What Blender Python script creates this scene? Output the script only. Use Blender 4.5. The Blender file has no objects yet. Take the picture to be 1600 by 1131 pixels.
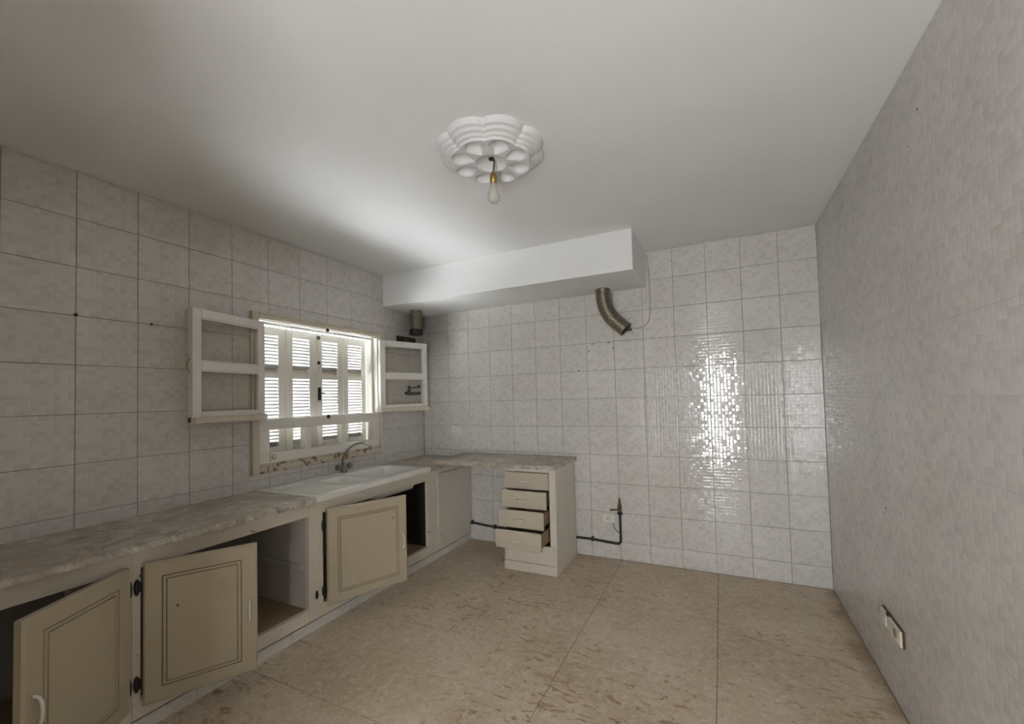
import bpy, bmesh, math, random
from mathutils import Matrix, Vector

random.seed(7)
S = bpy.context.scene
COL = S.collection
PI = math.pi

# ------------------------------------------------------------------ camera
W, D, H = 3.6104, 3.7107, 2.6486          # room width (x), depth (y), ceiling height
CAM = Vector((2.93658, 0.00185, 1.4349))
FW = Vector((-0.42872732, 0.90286798, 0.03197327))
RT = Vector((0.90267262, 0.42955029, -0.02585889))
UP = Vector((0.03708129, -0.01777499, 0.99915416))
cam = bpy.data.cameras.new('camera')
cam.sensor_fit = 'HORIZONTAL'
cam.sensor_width = 36.0
cam.lens = 658.94 / 1600 * 36.0
cam.shift_x = -13.11 / 1600
cam.shift_y = 33.64 / 1600
cam.clip_start = 0.02
camo = bpy.data.objects.new('camera', cam)
COL.objects.link(camo)
camo.matrix_world = Matrix(((RT.x, UP.x, -FW.x, CAM.x), (RT.y, UP.y, -FW.y, CAM.y),
                            (RT.z, UP.z, -FW.z, CAM.z), (0, 0, 0, 1)))
S.camera = camo

# ------------------------------------------------------------------ world, sun, daylight, exposure
wd = bpy.data.worlds.new('sky')
S.world = wd
wd.use_nodes = True
bg = wd.node_tree.nodes['Background']
bg.inputs[0].default_value = (0.80, 0.90, 1.0, 1)
bg.inputs[1].default_value = 12.0

sun = bpy.data.lights.new('sun', 'SUN')
sun.energy = 580.0
sun.angle = 0.009
sun.color = (1.0, 0.98, 0.95)
suno = bpy.data.objects.new('sun', sun)
COL.objects.link(suno)
suno.rotation_euler = Vector((-0.22, 0.10, -0.97)).to_track_quat('-Z', 'Y').to_euler()

dl = bpy.data.lights.new('doorway_daylight', 'AREA')     # daylight of the open door behind the photographer
dl.shape = 'RECTANGLE'
dl.size = 0.42
dl.size_y = 1.75
dl.energy = 24.0
dl.color = (0.95, 0.97, 1.0)
dlo = bpy.data.objects.new('doorway_daylight', dl)
COL.objects.link(dlo)
dlo.location = (2.88, -1.15, 1.12)
dlo.rotation_euler = (PI / 2, 0, 0)

vs = S.view_settings
vs.view_transform = 'Standard'
vs.look = 'None'
vs.gamma = 1.0
vs.use_curve_mapping = False
vs.exposure = 1.62

# ------------------------------------------------------------------ materials
def mat(name, base=(0.8, 0.8, 0.8), rough=0.5, metal=0.0, spec=0.5):
    m = bpy.data.materials.new(name)
    m.use_nodes = True
    b = m.node_tree.nodes['Principled BSDF']
    b.inputs['Base Color'].default_value = (*base, 1)
    b.inputs['Roughness'].default_value = rough
    b.inputs['Metallic'].default_value = metal
    b.inputs['Specular IOR Level'].default_value = spec
    return m, m.node_tree, b

def nd(t, typ, **kw):
    n = t.nodes.new(typ)
    for k, v in kw.items():
        if k.startswith('i_'):
            n.inputs[int(k[2:])].default_value = v
        else:
            setattr(n, k, v)
    return n

def math_(t, op, a, b=None):
    n = nd(t, 'ShaderNodeMath', operation=op)
    for i, v in enumerate((a, b)):
        if v is None:
            continue
        if isinstance(v, (int, float)):
            n.inputs[i].default_value = v
        else:
            t.links.new(v, n.inputs[i])
    return n.outputs[0]

def ramp(t, fac, stops):
    r = nd(t, 'ShaderNodeValToRGB')
    e = r.color_ramp.elements
    while len(e) > 1:
        e.remove(e[-1])
    e[0].position = stops[0][0]
    e[0].color = (*stops[0][1], 1)
    for p, c in stops[1:]:
        x = e.new(p)
        x.color = (*c, 1)
    t.links.new(fac, r.inputs[0])
    return r.outputs[0]

def noise(t, vec, scale, detail=4, rough=0.55, dist=0.0):
    n = nd(t, 'ShaderNodeTexNoise')
    n.inputs['Scale'].default_value = scale
    n.inputs['Detail'].default_value = detail
    n.inputs['Roughness'].default_value = rough
    n.inputs['Distortion'].default_value = dist
    if vec is not None:
        t.links.new(vec, n.inputs['Vector'])
    return n.outputs[0]

def mix(t, fac, a, b, blend='MIX'):
    n = nd(t, 'ShaderNodeMix', data_type='RGBA', blend_type=blend)
    for sock, v in ((n.inputs[0], fac), (n.inputs[6], a), (n.inputs[7], b)):
        if isinstance(v, (int, float)):
            sock.default_value = v
        elif isinstance(v, tuple):
            sock.default_value = (*v, 1)
        else:
            t.links.new(v, sock)
    return n.outputs[2]

def wpos(t):
    return nd(t, 'ShaderNodeNewGeometry').outputs['Position']

def opos(t):
    return nd(t, 'ShaderNodeTexCoord').outputs['Object']

def bump(t, b, h, strength, dist=0.01):
    n = nd(t, 'ShaderNodeBump')
    n.inputs['Strength'].default_value = strength
    n.inputs['Distance'].default_value = dist
    t.links.new(h, n.inputs['Height'])
    t.links.new(n.outputs[0], b.inputs['Normal'])
    return n

def tile_mat(name, axes, tint=(1, 1, 1)):
    """glazed wall tile embossed with a 10 x 10 mosaic of small squares in slightly different greys"""
    m, t, b = mat(name, rough=0.16)
    oc = opos(t)
    sep = nd(t, 'ShaderNodeSeparateXYZ')
    t.links.new(oc, sep.inputs[0])
    u, v = sep.outputs[axes[0]], sep.outputs[axes[1]]
    su, sv = math_(t, 'MULTIPLY', u, 10 / 0.2523), math_(t, 'MULTIPLY', v, 10 / 0.25)
    cu, cv = math_(t, 'FLOOR', su), math_(t, 'FLOOR', sv)
    fu, fv = math_(t, 'FRACT', su), math_(t, 'FRACT', sv)
    rnd = nd(t, 'ShaderNodeObjectInfo').outputs['Random']
    cmb = nd(t, 'ShaderNodeCombineXYZ')
    t.links.new(cu, cmb.inputs[0]); t.links.new(cv, cmb.inputs[1])
    t.links.new(math_(t, 'MULTIPLY', math_(t, 'FLOOR', math_(t, 'MULTIPLY', rnd, 3.0)), 7.0), cmb.inputs[2])
    wn = nd(t, 'ShaderNodeTexWhiteNoise', noise_dimensions='3D')
    t.links.new(cmb.outputs[0], wn.inputs['Vector'])
    col = ramp(t, wn.outputs['Value'], [(0.0, (0.565, 0.543, 0.514)), (0.30, (0.600, 0.577, 0.545)),
                                        (0.45, (0.63, 0.607, 0.574)), (1.0, (0.655, 0.631, 0.597))])
    # slow staining and a little per-tile difference
    st = noise(t, wpos(t), 1.7, 3, 0.6)
    col = mix(t, 0.5, col, ramp(t, st, [(0.3, (0.85, 0.83, 0.79)), (0.7, (1.0, 1.0, 1.0))]), 'MULTIPLY')
    pt = math_(t, 'ADD', math_(t, 'MULTIPLY', rnd, 0.06), 0.95)
    cc = nd(t, 'ShaderNodeCombineColor')
    for i in range(3):
        t.links.new(math_(t, 'MULTIPLY', pt, float(tint[i])), cc.inputs[i])
    col = mix(t, 1.0, col, cc.outputs[0], 'MULTIPLY')
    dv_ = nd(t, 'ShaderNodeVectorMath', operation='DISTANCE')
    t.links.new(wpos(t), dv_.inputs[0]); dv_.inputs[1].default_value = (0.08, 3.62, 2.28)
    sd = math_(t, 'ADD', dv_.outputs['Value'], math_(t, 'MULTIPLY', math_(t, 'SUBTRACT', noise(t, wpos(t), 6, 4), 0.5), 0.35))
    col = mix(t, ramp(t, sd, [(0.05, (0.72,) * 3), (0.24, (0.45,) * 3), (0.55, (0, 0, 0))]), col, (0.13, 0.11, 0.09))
    t.links.new(col, b.inputs['Base Color'])
    # embossed grid
    du = math_(t, 'MINIMUM', fu, math_(t, 'SUBTRACT', 1.0, fu))
    dv = math_(t, 'MINIMUM', fv, math_(t, 'SUBTRACT', 1.0, fv))
    d = math_(t, 'MINIMUM', du, dv)
    q_ = math_(t, 'SUBTRACT', 1.0, math_(t, 'MINIMUM', math_(t, 'MULTIPLY', d, 5.0), 1.0))
    hgt = math_(t, 'SUBTRACT', 1.0, math_(t, 'MULTIPLY', q_, q_))
    # every little square leans a hair its own way
    vm = nd(t, 'ShaderNodeVectorMath', operation='SUBTRACT')
    t.links.new(wn.outputs['Color'], vm.inputs[0])
    vm.inputs[1].default_value = (0.5, 0.5, 0.5)
    vs_ = nd(t, 'ShaderNodeVectorMath', operation='SCALE')
    t.links.new(vm.outputs[0], vs_.inputs[0])
    vs_.inputs['Scale'].default_value = 0.052
    va = nd(t, 'ShaderNodeVectorMath', operation='ADD')
    t.links.new(nd(t, 'ShaderNodeNewGeometry').outputs['Normal'], va.inputs[0])
    t.links.new(vs_.outputs[0], va.inputs[1])
    vn = nd(t, 'ShaderNodeVectorMath', operation='NORMALIZE')
    t.links.new(va.outputs[0], vn.inputs[0])
    bn = bump(t, b, hgt, 0.35, 0.0012)
    t.links.new(vn.outputs[0], bn.inputs['Normal'])
    t.links.new(ramp(t, noise(t, wpos(t), 9, 3), [(0.3, (0.05,) * 3), (0.7, (0.10,) * 3)]), b.inputs['Roughness'])
    return m

def paint_mat(name, base, rough=0.45, chip=None, chip_at=0.72, scale=9.0, dirt=0.25, bumps=0.12, spec=0.4):
    m, t, b = mat(name, base, rough, spec=spec)
    p = wpos(t)
    d = ramp(t, noise(t, p, 3.1, 5, 0.6, 0.4), [(0.3, tuple(c * 0.80 for c in (1.0, 0.96, 0.88))), (0.65, (1, 1, 1))])
    col = mix(t, dirt, base, d, 'MULTIPLY')
    if chip:
        n1 = noise(t, p, scale, 6, 0.65, 0.3)
        f = ramp(t, n1, [(chip_at, (0, 0, 0)), (chip_at + 0.02, (1, 1, 1))])
        col = mix(t, f, col, chip)
    t.links.new(col, b.inputs['Base Color'])
    bump(t, b, noise(t, p, 60, 3), bumps, 0.002)
    return m

M = {}
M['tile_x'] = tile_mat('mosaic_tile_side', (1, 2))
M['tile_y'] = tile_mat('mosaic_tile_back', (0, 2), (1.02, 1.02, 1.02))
M['grout'], t, b = mat('grout', (0.20, 0.185, 0.165), 0.9)
M['grout_pale'], t, b = mat('grout_pale', (0.36, 0.335, 0.295), 0.9)

m, t, b = mat('ceiling_plaster', (0.78, 0.78, 0.77), 0.8, spec=0.2)
t.links.new(mix(t, 0.35, (0.80, 0.80, 0.79), ramp(t, noise(t, wpos(t), 1.3, 4), [(0.3, (0.86, 0.86, 0.85)), (0.7, (1, 1, 1))]), 'MULTIPLY'), b.inputs['Base Color'])
bump(t, b, noise(t, wpos(t), 35, 4), 0.12, 0.004)
M['ceiling'] = m
M['plaster'] = paint_mat('old_plaster', (0.52, 0.49, 0.44), 0.85, dirt=0.6, bumps=0.3)
M['rose'], t, b = mat('rose_plaster', (0.68, 0.68, 0.67), 0.65, spec=0.3)

# floor
m, t, b = mat('floor_slab', rough=0.42)
p = wpos(t)
rn = nd(t, 'ShaderNodeObjectInfo').outputs['Random']
n1 = noise(t, p, 2.2, 6, 0.62, 0.5)
col = ramp(t, n1, [(0.28, (0.44, 0.335, 0.225)), (0.5, (0.545, 0.435, 0.31)), (0.72, (0.63, 0.525, 0.40))])
n2 = noise(t, p, 24, 6, 0.7, 1.1)
col = mix(t, ramp(t, n2, [(0.48, (0, 0, 0)), (0.62, (0.6,) * 3)]), col, (0.68, 0.61, 0.505))
mp = nd(t, 'ShaderNodeMapping')
mp.inputs['Rotation'].default_value = (0, 0, 0.7)
mp.inputs['Scale'].default_value = (1.0, 2.3, 1.0)
t.links.new(p, mp.inputs[0])
n3 = noise(t, mp.outputs[0], 5.6, 8, 0.74, 2.1)
sc = ramp(t, n3, [(0.55, (0, 0, 0)), (0.60, (0.95,) * 3)])
big = ramp(t, noise(t, p, 0.9, 2), [(0.40, (0.25,) * 3), (0.58, (1, 1, 1))])
col = mix(t, mix(t, 1.0, sc, big, 'MULTIPLY'), col, (0.30, 0.19, 0.105))
n4 = noise(t, p, 46, 4, 0.65, 0.6)
col = mix(t, ramp(t, n4, [(0.62, (0, 0, 0)), (0.67, (0.85,) * 3)]), col, (0.24, 0.165, 0.10))
col = mix(t, 0.6, col, ramp(t, noise(t, p, 26, 5), [(0.3, (0.82,) * 3), (0.7, (1.06,) * 3)]), 'MULTIPLY')
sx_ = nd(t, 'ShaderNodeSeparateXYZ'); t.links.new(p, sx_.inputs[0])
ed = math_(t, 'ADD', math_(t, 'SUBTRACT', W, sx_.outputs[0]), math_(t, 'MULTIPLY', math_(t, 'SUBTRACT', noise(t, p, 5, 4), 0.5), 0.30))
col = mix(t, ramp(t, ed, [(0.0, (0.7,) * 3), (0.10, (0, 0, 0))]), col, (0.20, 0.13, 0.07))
pv = math_(t, 'ADD', math_(t, 'MULTIPLY', rn, 0.04), 0.97)
cc = nd(t, 'ShaderNodeCombineColor')
for i in range(3):
    t.links.new(pv, cc.inputs[i])
col = mix(t, 1.0, col, cc.outputs[0], 'MULTIPLY')
t.links.new(col, b.inputs['Base Color'])
t.links.new(ramp(t, n2, [(0.3, (0.36,) * 3), (0.7, (0.6,) * 3)]), b.inputs['Roughness'])
bump(t, b, n4, 0.12, 0.002)
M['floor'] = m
M['joint'], t, b = mat('floor_joint', (0.17, 0.12, 0.08), 0.9)

# marble
m, t, b = mat('worn_marble', rough=0.4)
p = wpos(t)
v1 = noise(t, p, 5, 7, 0.65, 1.6)
col = ramp(t, v1, [(0.34, (0.22, 0.195, 0.165)), (0.47, (0.42, 0.385, 0.335)), (0.60, (0.62, 0.585, 0.53))])
v2 = noise(t, p, 9, 6, 0.6, 2.5)
col = mix(t, ramp(t, v2, [(0.472, (0, 0, 0)), (0.5, (0.85,) * 3), (0.528, (0, 0, 0))]), col, (0.22, 0.195, 0.17))
col = mix(t, ramp(t, noise(t, p, 3.3, 5, 0.7, 0.8), [(0.44, (0, 0, 0)), (0.62, (0.7,) * 3)]), col, (0.39, 0.30, 0.205))
t.links.new(col, b.inputs['Base Color'])
bump(t, b, v1, 0.1, 0.002)
M['marble'] = m

M['cream'] = paint_mat('cream_door_paint', (0.43, 0.372, 0.272), 0.38, dirt=0.4, bumps=0.05)
M['groove'] = paint_mat('brown_groove', (0.30, 0.235, 0.14), 0.6, dirt=0.6)  # browner tone for the moulding grooves
M['frame'] = paint_mat('off_white_frame_paint', (0.64, 0.585, 0.495), 0.45, chip=(0.17, 0.095, 0.05), chip_at=0.665, scale=17, dirt=0.5)
M['drawer'] = paint_mat('pale_cream_paint', (0.65, 0.605, 0.52), 0.4, dirt=0.3, bumps=0.05)
M['drawer_front'] = paint_mat('drawer_front_paint', (0.50, 0.445, 0.35), 0.38, dirt=0.3, bumps=0.05)
M['winpaint'] = paint_mat('white_window_paint', (0.74, 0.715, 0.665), 0.42, chip=(0.36, 0.26, 0.16), chip_at=0.735, scale=14, dirt=0.35)
M['sillpaint'] = paint_mat('peeling_window_paint', (0.58, 0.52, 0.42), 0.6, chip=(0.23, 0.145, 0.075), chip_at=0.53, scale=17, dirt=0.6, bumps=0.4)
M['trimpaint'] = paint_mat('yellowed_trim_paint', (0.62, 0.565, 0.46), 0.5, chip=(0.33, 0.24, 0.15), chip_at=0.70, scale=15, dirt=0.5)
M['shutter'] = paint_mat('white_shutter_paint', (0.46, 0.455, 0.44), 0.5, dirt=0.2)
M['leaf'] = paint_mat('white_leaf_paint', (0.68, 0.655, 0.60), 0.5, dirt=0.2)
M['ceramic'] = paint_mat('white_sink_ceramic', (0.80, 0.785, 0.745), 0.22, dirt=0.35, bumps=0.02, spec=0.5)
M['rawwood'] = paint_mat('raw_wood', (0.30, 0.22, 0.13), 0.7, dirt=0.7)
M['dark_iron'], t, b = mat('black_iron', (0.018, 0.015, 0.012), 0.5, 0.3)
M['black'], t, b = mat('black_metal', (0.01, 0.009, 0.008), 0.45)
M['rust'], t, b = mat('rusty_brass', (0.13, 0.075, 0.035), 0.5, 0.6)
M['chrome'], t, b = mat('worn_chrome', (0.24, 0.225, 0.205), 0.3, 1.0)
M['nickel'], t, b = mat('handle_nickel', (0.74, 0.72, 0.67), 0.35, 0.35)
M['alu'], t, b = mat('aluminium_duct', (0.29, 0.26, 0.205), 0.34, 1.0)
bump(t, b, noise(t, wpos(t), 70, 3), 0.5, 0.003)
M['soot'], t, b = mat('sooty_metal', (0.03, 0.026, 0.02), 0.6, 0.4)
M['brass'], t, b = mat('old_brass', (0.38, 0.25, 0.09), 0.4, 0.8)
M['plastic'], t, b = mat('ivory_plastic', (0.68, 0.65, 0.57), 0.35)
M['cord'], t, b = mat('cord_dark', (0.05, 0.035, 0.025), 0.6)
M['cable'], t, b = mat('cable_ivory', (0.50, 0.45, 0.35), 0.5)
M['terrace'], t, b = mat('pale_terrace', (0.60, 0.63, 0.645), 0.9)
M['hole'], t, b = mat('plug_dark', (0.03, 0.022, 0.015), 0.8)

def glass_mat(name, tint, gl=0.06):
    m = bpy.data.materials.new(name)
    m.use_nodes = True
    t = m.node_tree
    t.nodes.remove(t.nodes['Principled BSDF'])
    out = t.nodes['Material Output']
    tr = nd(t, 'ShaderNodeBsdfTransparent'); tr.inputs[0].default_value = (*tint, 1)
    g = nd(t, 'ShaderNodeBsdfGlossy'); g.inputs['Roughness'].default_value = 0.08
    lw = nd(t, 'ShaderNodeLayerWeight')
    fr = math_(t, 'ADD', math_(t, 'MULTIPLY', math_(t, 'POWER', lw.outputs['Facing'], 4.0), 0.5), 0.025)
    mx = nd(t, 'ShaderNodeMixShader')
    t.links.new(fr, mx.inputs[0]); t.links.new(tr.outputs[0], mx.inputs[1]); t.links.new(g.outputs[0], mx.inputs[2])
    df = nd(t, 'ShaderNodeBsdfDiffuse'); df.inputs[0].default_value = (0.6, 0.57, 0.5, 1)
    mx2 = nd(t, 'ShaderNodeMixShader'); mx2.inputs[0].default_value = gl
    t.links.new(mx.outputs[0], mx2.inputs[1]); t.links.new(df.outputs[0], mx2.inputs[2])
    t.links.new(mx2.outputs[0], out.inputs[0])
    return m
M['glass'] = glass_mat('dusty_glass', (0.985, 0.98, 0.965), 0.04)
M['bulbglass'] = glass_mat('frosted_bulb_glass', (0.95, 0.95, 0.95), 0.5)

# ------------------------------------------------------------------ mesh helpers
def box(bm, x0, x1, y0, y1, z0, z1, bev=0.0, seg=1):
    b2 = bm if not bev else bmesh.new()
    vs_ = [b2.verts.new((x, y, z)) for x in (x0, x1) for y in (y0, y1) for z in (z0, z1)]
    for f in ((0, 1, 3, 2), (4, 6, 7, 5), (0, 4, 5, 1), (2, 3, 7, 6), (0, 2, 6, 4), (1, 5, 7, 3)):
        b2.faces.new([vs_[i] for i in f])
    if bev:
        bmesh.ops.bevel(b2, geom=b2.edges[:], offset=bev, segments=seg, affect='EDGES', profile=0.5)
        merge(bm, b2)
    return bm

def merge(bm, b2, mtx=None):
    vm = {}
    for v in b2.verts:
        vm[v] = bm.verts.new(mtx @ v.co if mtx else v.co)
    for f in b2.faces:
        nf = bm.faces.new([vm[v] for v in f.verts])
        nf.smooth = f.smooth
        nf.material_index = f.material_index
    b2.free()

def bx(*a, **k):
    return box(bmesh.new(), *a, **k)

def smooth_path(pts, n=8):
    pts = [Vector(p) for p in pts]
    q = [pts[0] * 2 - pts[1]] + pts + [pts[-1] * 2 - pts[-2]]
    out = []
    for i in range(1, len(q) - 2):
        a, b, c, d = q[i - 1:i + 3]
        for k in range(n):
            s = k / n
            out.append(0.5 * ((2 * b) + (c - a) * s + (2 * a - 5 * b + 4 * c - d) * s * s + (3 * b - a - 3 * c + d) * s ** 3))
    out.append(pts[-1])
    return out

def tube(bm, pts, r, seg=10, caps=True):
    pts = [Vector(p) for p in pts]
    n = len(pts)
    rf = r if callable(r) else (lambda i: r)
    tg = [(pts[min(i + 1, n - 1)] - pts[max(i - 1, 0)]).normalized() for i in range(n)]
    a = Vector((0, 0, 1)) if abs(tg[0].z) < 0.9 else Vector((1, 0, 0))
    nrm = tg[0].cross(a).normalized()
    rings = []
    for i in range(n):
        nrm = (nrm - tg[i] * nrm.dot(tg[i])).normalized()
        bn = tg[i].cross(nrm)
        rings.append([bm.verts.new(pts[i] + (nrm * math.cos(2 * PI * k / seg) + bn * math.sin(2 * PI * k / seg)) * rf(i)) for k in range(seg)])
    for i in range(n - 1):
        for k in range(seg):
            f = bm.faces.new((rings[i][k], rings[i][(k + 1) % seg], rings[i + 1][(k + 1) % seg], rings[i + 1][k]))
            f.smooth = True
    if caps:
        bm.faces.new(rings[0][::-1])
        bm.faces.new(rings[-1])
    return bm

def lathe(bm, prof, c, axis='Z', seg=20):
    """prof: list of (radius, height); revolved about an axis through c"""
    rings = []
    for r, h in prof:
        ring = []
        for k in range(seg):
            a = 2 * PI * k / seg
            q = (r * math.cos(a), r * math.sin(a), h)
            if axis == 'X': q = (q[2], q[0], q[1])
            if axis == 'Y': q = (q[0], q[2], q[1])
            ring.append(bm.verts.new(Vector(c) + Vector(q)))
        rings.append(ring)
    for i in range(len(rings) - 1):
        for k in range(seg):
            f = bm.faces.new((rings[i][k], rings[i][(k + 1) % seg], rings[i + 1][(k + 1) % seg], rings[i + 1][k]))
            f.smooth = True
    bm.faces.new(rings[0][::-1])
    bm.faces.new(rings[-1])
    return bm

def origin_of(o):
    v = Vector((0, 0, 0))
    while o is not None:
        v += o.location
        o = o.parent
    return v

def obj(name, bm, m, parent=None, at=None, smooth=None):
    """link a bmesh written in world coordinates as one mesh object"""
    bmesh.ops.recalc_face_normals(bm, faces=bm.faces[:])
    po = origin_of(parent) if parent else Vector((0, 0, 0))
    loc = Vector(at) if at else (po if parent else Vector((0, 0, 0)))
    bmesh.ops.translate(bm, verts=bm.verts[:], vec=-loc)
    me = bpy.data.meshes.new(name)
    bm.to_mesh(me)
    bm.free()
    for mm in (m if isinstance(m, (list, tuple)) else [m]):
        me.materials.append(M[mm])
    o = bpy.data.objects.new(name, me)
    COL.objects.link(o)
    o.parent = parent
    o.location = loc - po
    return o

def place(name, me, parent, loc):
    o = bpy.data.objects.new(name, me)
    COL.objects.link(o)
    o.parent = parent
    o.location = Vector(loc) - (origin_of(parent) if parent else Vector((0, 0, 0)))
    return o

def tag(o, label, cat, group=None):
    o['label'] = label
    o['category'] = cat
    if group:
        o['group'] = group
    return o

def thing(name, label, cat, loc, group=None):
    o = bpy.data.objects.new(name, None)
    o.empty_display_size = 0.05
    COL.objects.link(o)
    o.location = loc
    return tag(o, label, cat, group)

def structure(o, label=None):
    o['kind'] = 'structure'
    if label:
        o['label'] = label
    return o

# ------------------------------------------------------------------ room shell
YR = -0.42                                   # wall behind the photographer
WT = 0.205
TT = 0.008                                   # tile thickness, the wall body lies behind
HY0, HY1, HZ0, HZ1 = 1.868, 3.062, 0.982, 2.052   # window hole

bm = bmesh.new()
xa, xb = -WT, -TT
box(bm, xa, xb, YR - 0.2, HY0, -0.1, H + 0.15)
box(bm, xa, xb, HY1, D + 0.2, -0.1, H + 0.15)
box(bm, xa, xb, HY0, HY1, -0.1, HZ0)
box(bm, xa, xb, HY0, HY1, HZ1, H + 0.15)
wall_left = structure(obj('wall_left', bm, 'grout'), 'pale mosaic tiled wall with the shuttered window')
wall_back = structure(obj('wall_back', bx(0, W, D + TT, D + 0.2, -0.1, H + 0.15), 'grout'), 'pale glossy mosaic tiled wall opposite the camera')
wall_right = structure(obj('wall_right', bx(W + TT, W + 0.2, YR - 0.2, D + 0.2, -0.1, H + 0.15), 'grout_pale'), 'dim mosaic tiled wall with the long socket plate')
bm = bmesh.new()
DX0, DX1, DZ = 2.34, 3.36, 2.12
box(bm, -TT, DX0, YR - 0.12, YR, -0.1, H + 0.15)
box(bm, DX1, W + TT, YR - 0.12, YR, -0.1, H + 0.15)
box(bm, DX0, DX1, YR - 0.12, YR, DZ, H + 0.15)
wall_rear = structure(obj('wall_rear', bm, 'plaster'), 'wall with the open doorway behind the camera')
bm = bmesh.new()                             # unseen passage walls, added to keep sky light out of the doorway
box(bm, DX0 - 0.22, DX0 - 0.12, -1.32, YR - 0.12, -0.1, H + 0.15)
box(bm, DX1 + 0.12, DX1 + 0.22, -1.32, YR - 0.12, -0.1, H + 0.15)
box(bm, DX0 - 0.22, DX1 + 0.22, -1.42, -1.32, -0.1, H + 0.15)
structure(obj('wall_sky_block', bm, 'plaster'), 'plain walls added behind the camera to keep sky light out')
ceiling = structure(obj('ceiling', bx(-WT, W + 0.2, -1.42, D + 0.2, H, H + 0.15), 'ceiling'), 'white plaster ceiling with a floral rose')
floor = structure(obj('floor', bx(-TT, W + TT, YR - 0.9, D + TT, -0.12, -0.004), 'joint'), 'beige stained floor of large square slabs')
terrace = structure(obj('ground_outside', bx(-9, -WT, -6, 9, -0.25, -0.12), 'terrace'), 'pale sunlit terrace outside the window')

# ---- floor slabs
xs = [-0.1, 0.607, 1.360, 2.113, 2.866, W]
ys = [YR - 0.3, -0.03, 0.713, 1.458, 2.203, 2.945, 3.69, D]
G = 0.0016
for i in range(len(xs) - 1):
    for j in range(len(ys) - 1):
        x0, x1 = max(xs[i], -TT) + G, xs[i + 1] - G
        y0, y1 = ys[j] + G, ys[j + 1] - G
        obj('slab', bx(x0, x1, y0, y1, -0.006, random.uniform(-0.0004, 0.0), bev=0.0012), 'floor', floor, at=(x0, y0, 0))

# ---- wall tiles
tile_cache = {}
def rect_minus(r, h):
    """list of rects covering r outside hole h (both (u0,u1,v0,v1))"""
    u0, u1, v0, v1 = r
    a0, a1, c0, c1 = h
    if a0 >= u1 or a1 <= u0 or c0 >= v1 or c1 <= v0:
        return [r]
    out = []
    m0, m1 = max(u0, a0), min(u1, a1)
    if u0 < a0: out.append((u0, a0, v0, v1))
    if u1 > a1: out.append((a1, u1, v0, v1))
    if v0 < c0: out.append((m0, m1, v0, c0))
    if v1 > c1: out.append((m0, m1, c1, v1))
    return out

def tile_wall(wall, axis, us, vsz, hole, gap, m, sgn, bv0=0.0012):
    for i in range(len(us) - 1):
        for j in range(len(vsz) - 1):
            r = (us[i] + gap, us[i + 1] - gap, vsz[j] + gap, vsz[j + 1] - gap)
            if r[1] - r[0] < 0.004 or r[3] - r[2] < 0.004:
                continue
            rs = rect_minus(r, hole) if hole else [r]
            if not rs:
                continue
            key = (axis, sgn, tuple(round(q - (us[i] if k < 2 else vsz[j]), 4) for rr in rs for k, q in enumerate(rr)))
            me = tile_cache.get(key)
            if me is None:
                bm = bmesh.new()
                for (a, b_, c, d) in rs:
                    a, b_, c, d = a - us[i], b_ - us[i], c - vsz[j], d - vsz[j]
                    bv = bv0 if len(rs) == 1 else 0
                    if axis == 'x': box(bm, -TT, 0, a, b_, c, d, bev=bv) if sgn > 0 else box(bm, 0, TT, a, b_, c, d, bev=bv)
                    else: box(bm, a, b_, 0, TT, c, d, bev=bv)
                bmesh.ops.recalc_face_normals(bm, faces=bm.faces[:])
                me = bpy.data.meshes.new('tile')
                bm.to_mesh(me); bm.free()
                me.materials.append(M[m])
                tile_cache[key] = me
            jit = random.uniform(-0.0006, 0.0) if bv0 else 0.0
            if axis == 'x':
                loc = ((0 if sgn > 0 else W) + jit * sgn, us[i], vsz[j])
            else:
                loc = (us[i], D - jit, vsz[j])
            place('tile', me, wall, loc)

TW = 0.2523
zrow = [0.155 + 0.25 * k for k in range(10)]
vall = [0.0] + zrow + [H - 0.001]
ly = [YR + 0.001] + [0.9576 + TW * i for i in range(-5, 11) if 0.9576 + TW * i > YR + 0.03] + [D - 0.001]
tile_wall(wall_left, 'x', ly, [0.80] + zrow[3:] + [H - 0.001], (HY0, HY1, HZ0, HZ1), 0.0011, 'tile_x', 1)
bxs = [0.001] + [W - 0.2486 - TW * n for n in range(13, -1, -1)] + [W - 0.001]
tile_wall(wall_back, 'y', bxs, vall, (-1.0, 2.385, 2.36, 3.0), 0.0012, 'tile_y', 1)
ry = sorted([D - 0.001] + [D - 0.2486 - TW * n for n in range(0, 16) if D - 0.2486 - TW * n > YR + 0.03] + [YR + 0.001])
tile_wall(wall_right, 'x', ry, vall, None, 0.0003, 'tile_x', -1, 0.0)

# small dark plugs and screw holes left in the walls
bm = lathe(bmesh.new(), [(0.0005, 0.0), (0.009, 0.001), (0.006, 0.006), (0.0005, 0.008)], (0, 0, 0), 'X', 8)
me_plug = bpy.data.meshes.new('wall_plug'); bm.to_mesh(me_plug); bm.free(); me_plug.materials.append(M['hole'])
for y, z, s in ((0.957, 1.909, 1.0), (1.272, 1.906, 0.8), (1.68, 2.27, 0.4), (1.68, 2.24, 0.4), (2.13, 2.31, 0.35)):
    o = place('wall_plug', me_plug, wall_left, (0, y, z)); o.scale = (s, s, s)
bm = lathe(bmesh.new(), [(0.0005, 0.0), (0.006, -0.001), (0.0005, -0.004)], (0, 0, 0), 'Y', 8)
me_ph = bpy.data.meshes.new('screw_hole'); bm.to_mesh(me_ph); bm.free(); me_ph.materials.append(M['hole'])
for x, z in ((1.905, 1.895), (1.87, 1.835), (2.05, 1.90), (2.09, 1.85), (1.77, 1.66)):
    place('screw_hole', me_ph, wall_back, (x, D, z))

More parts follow.
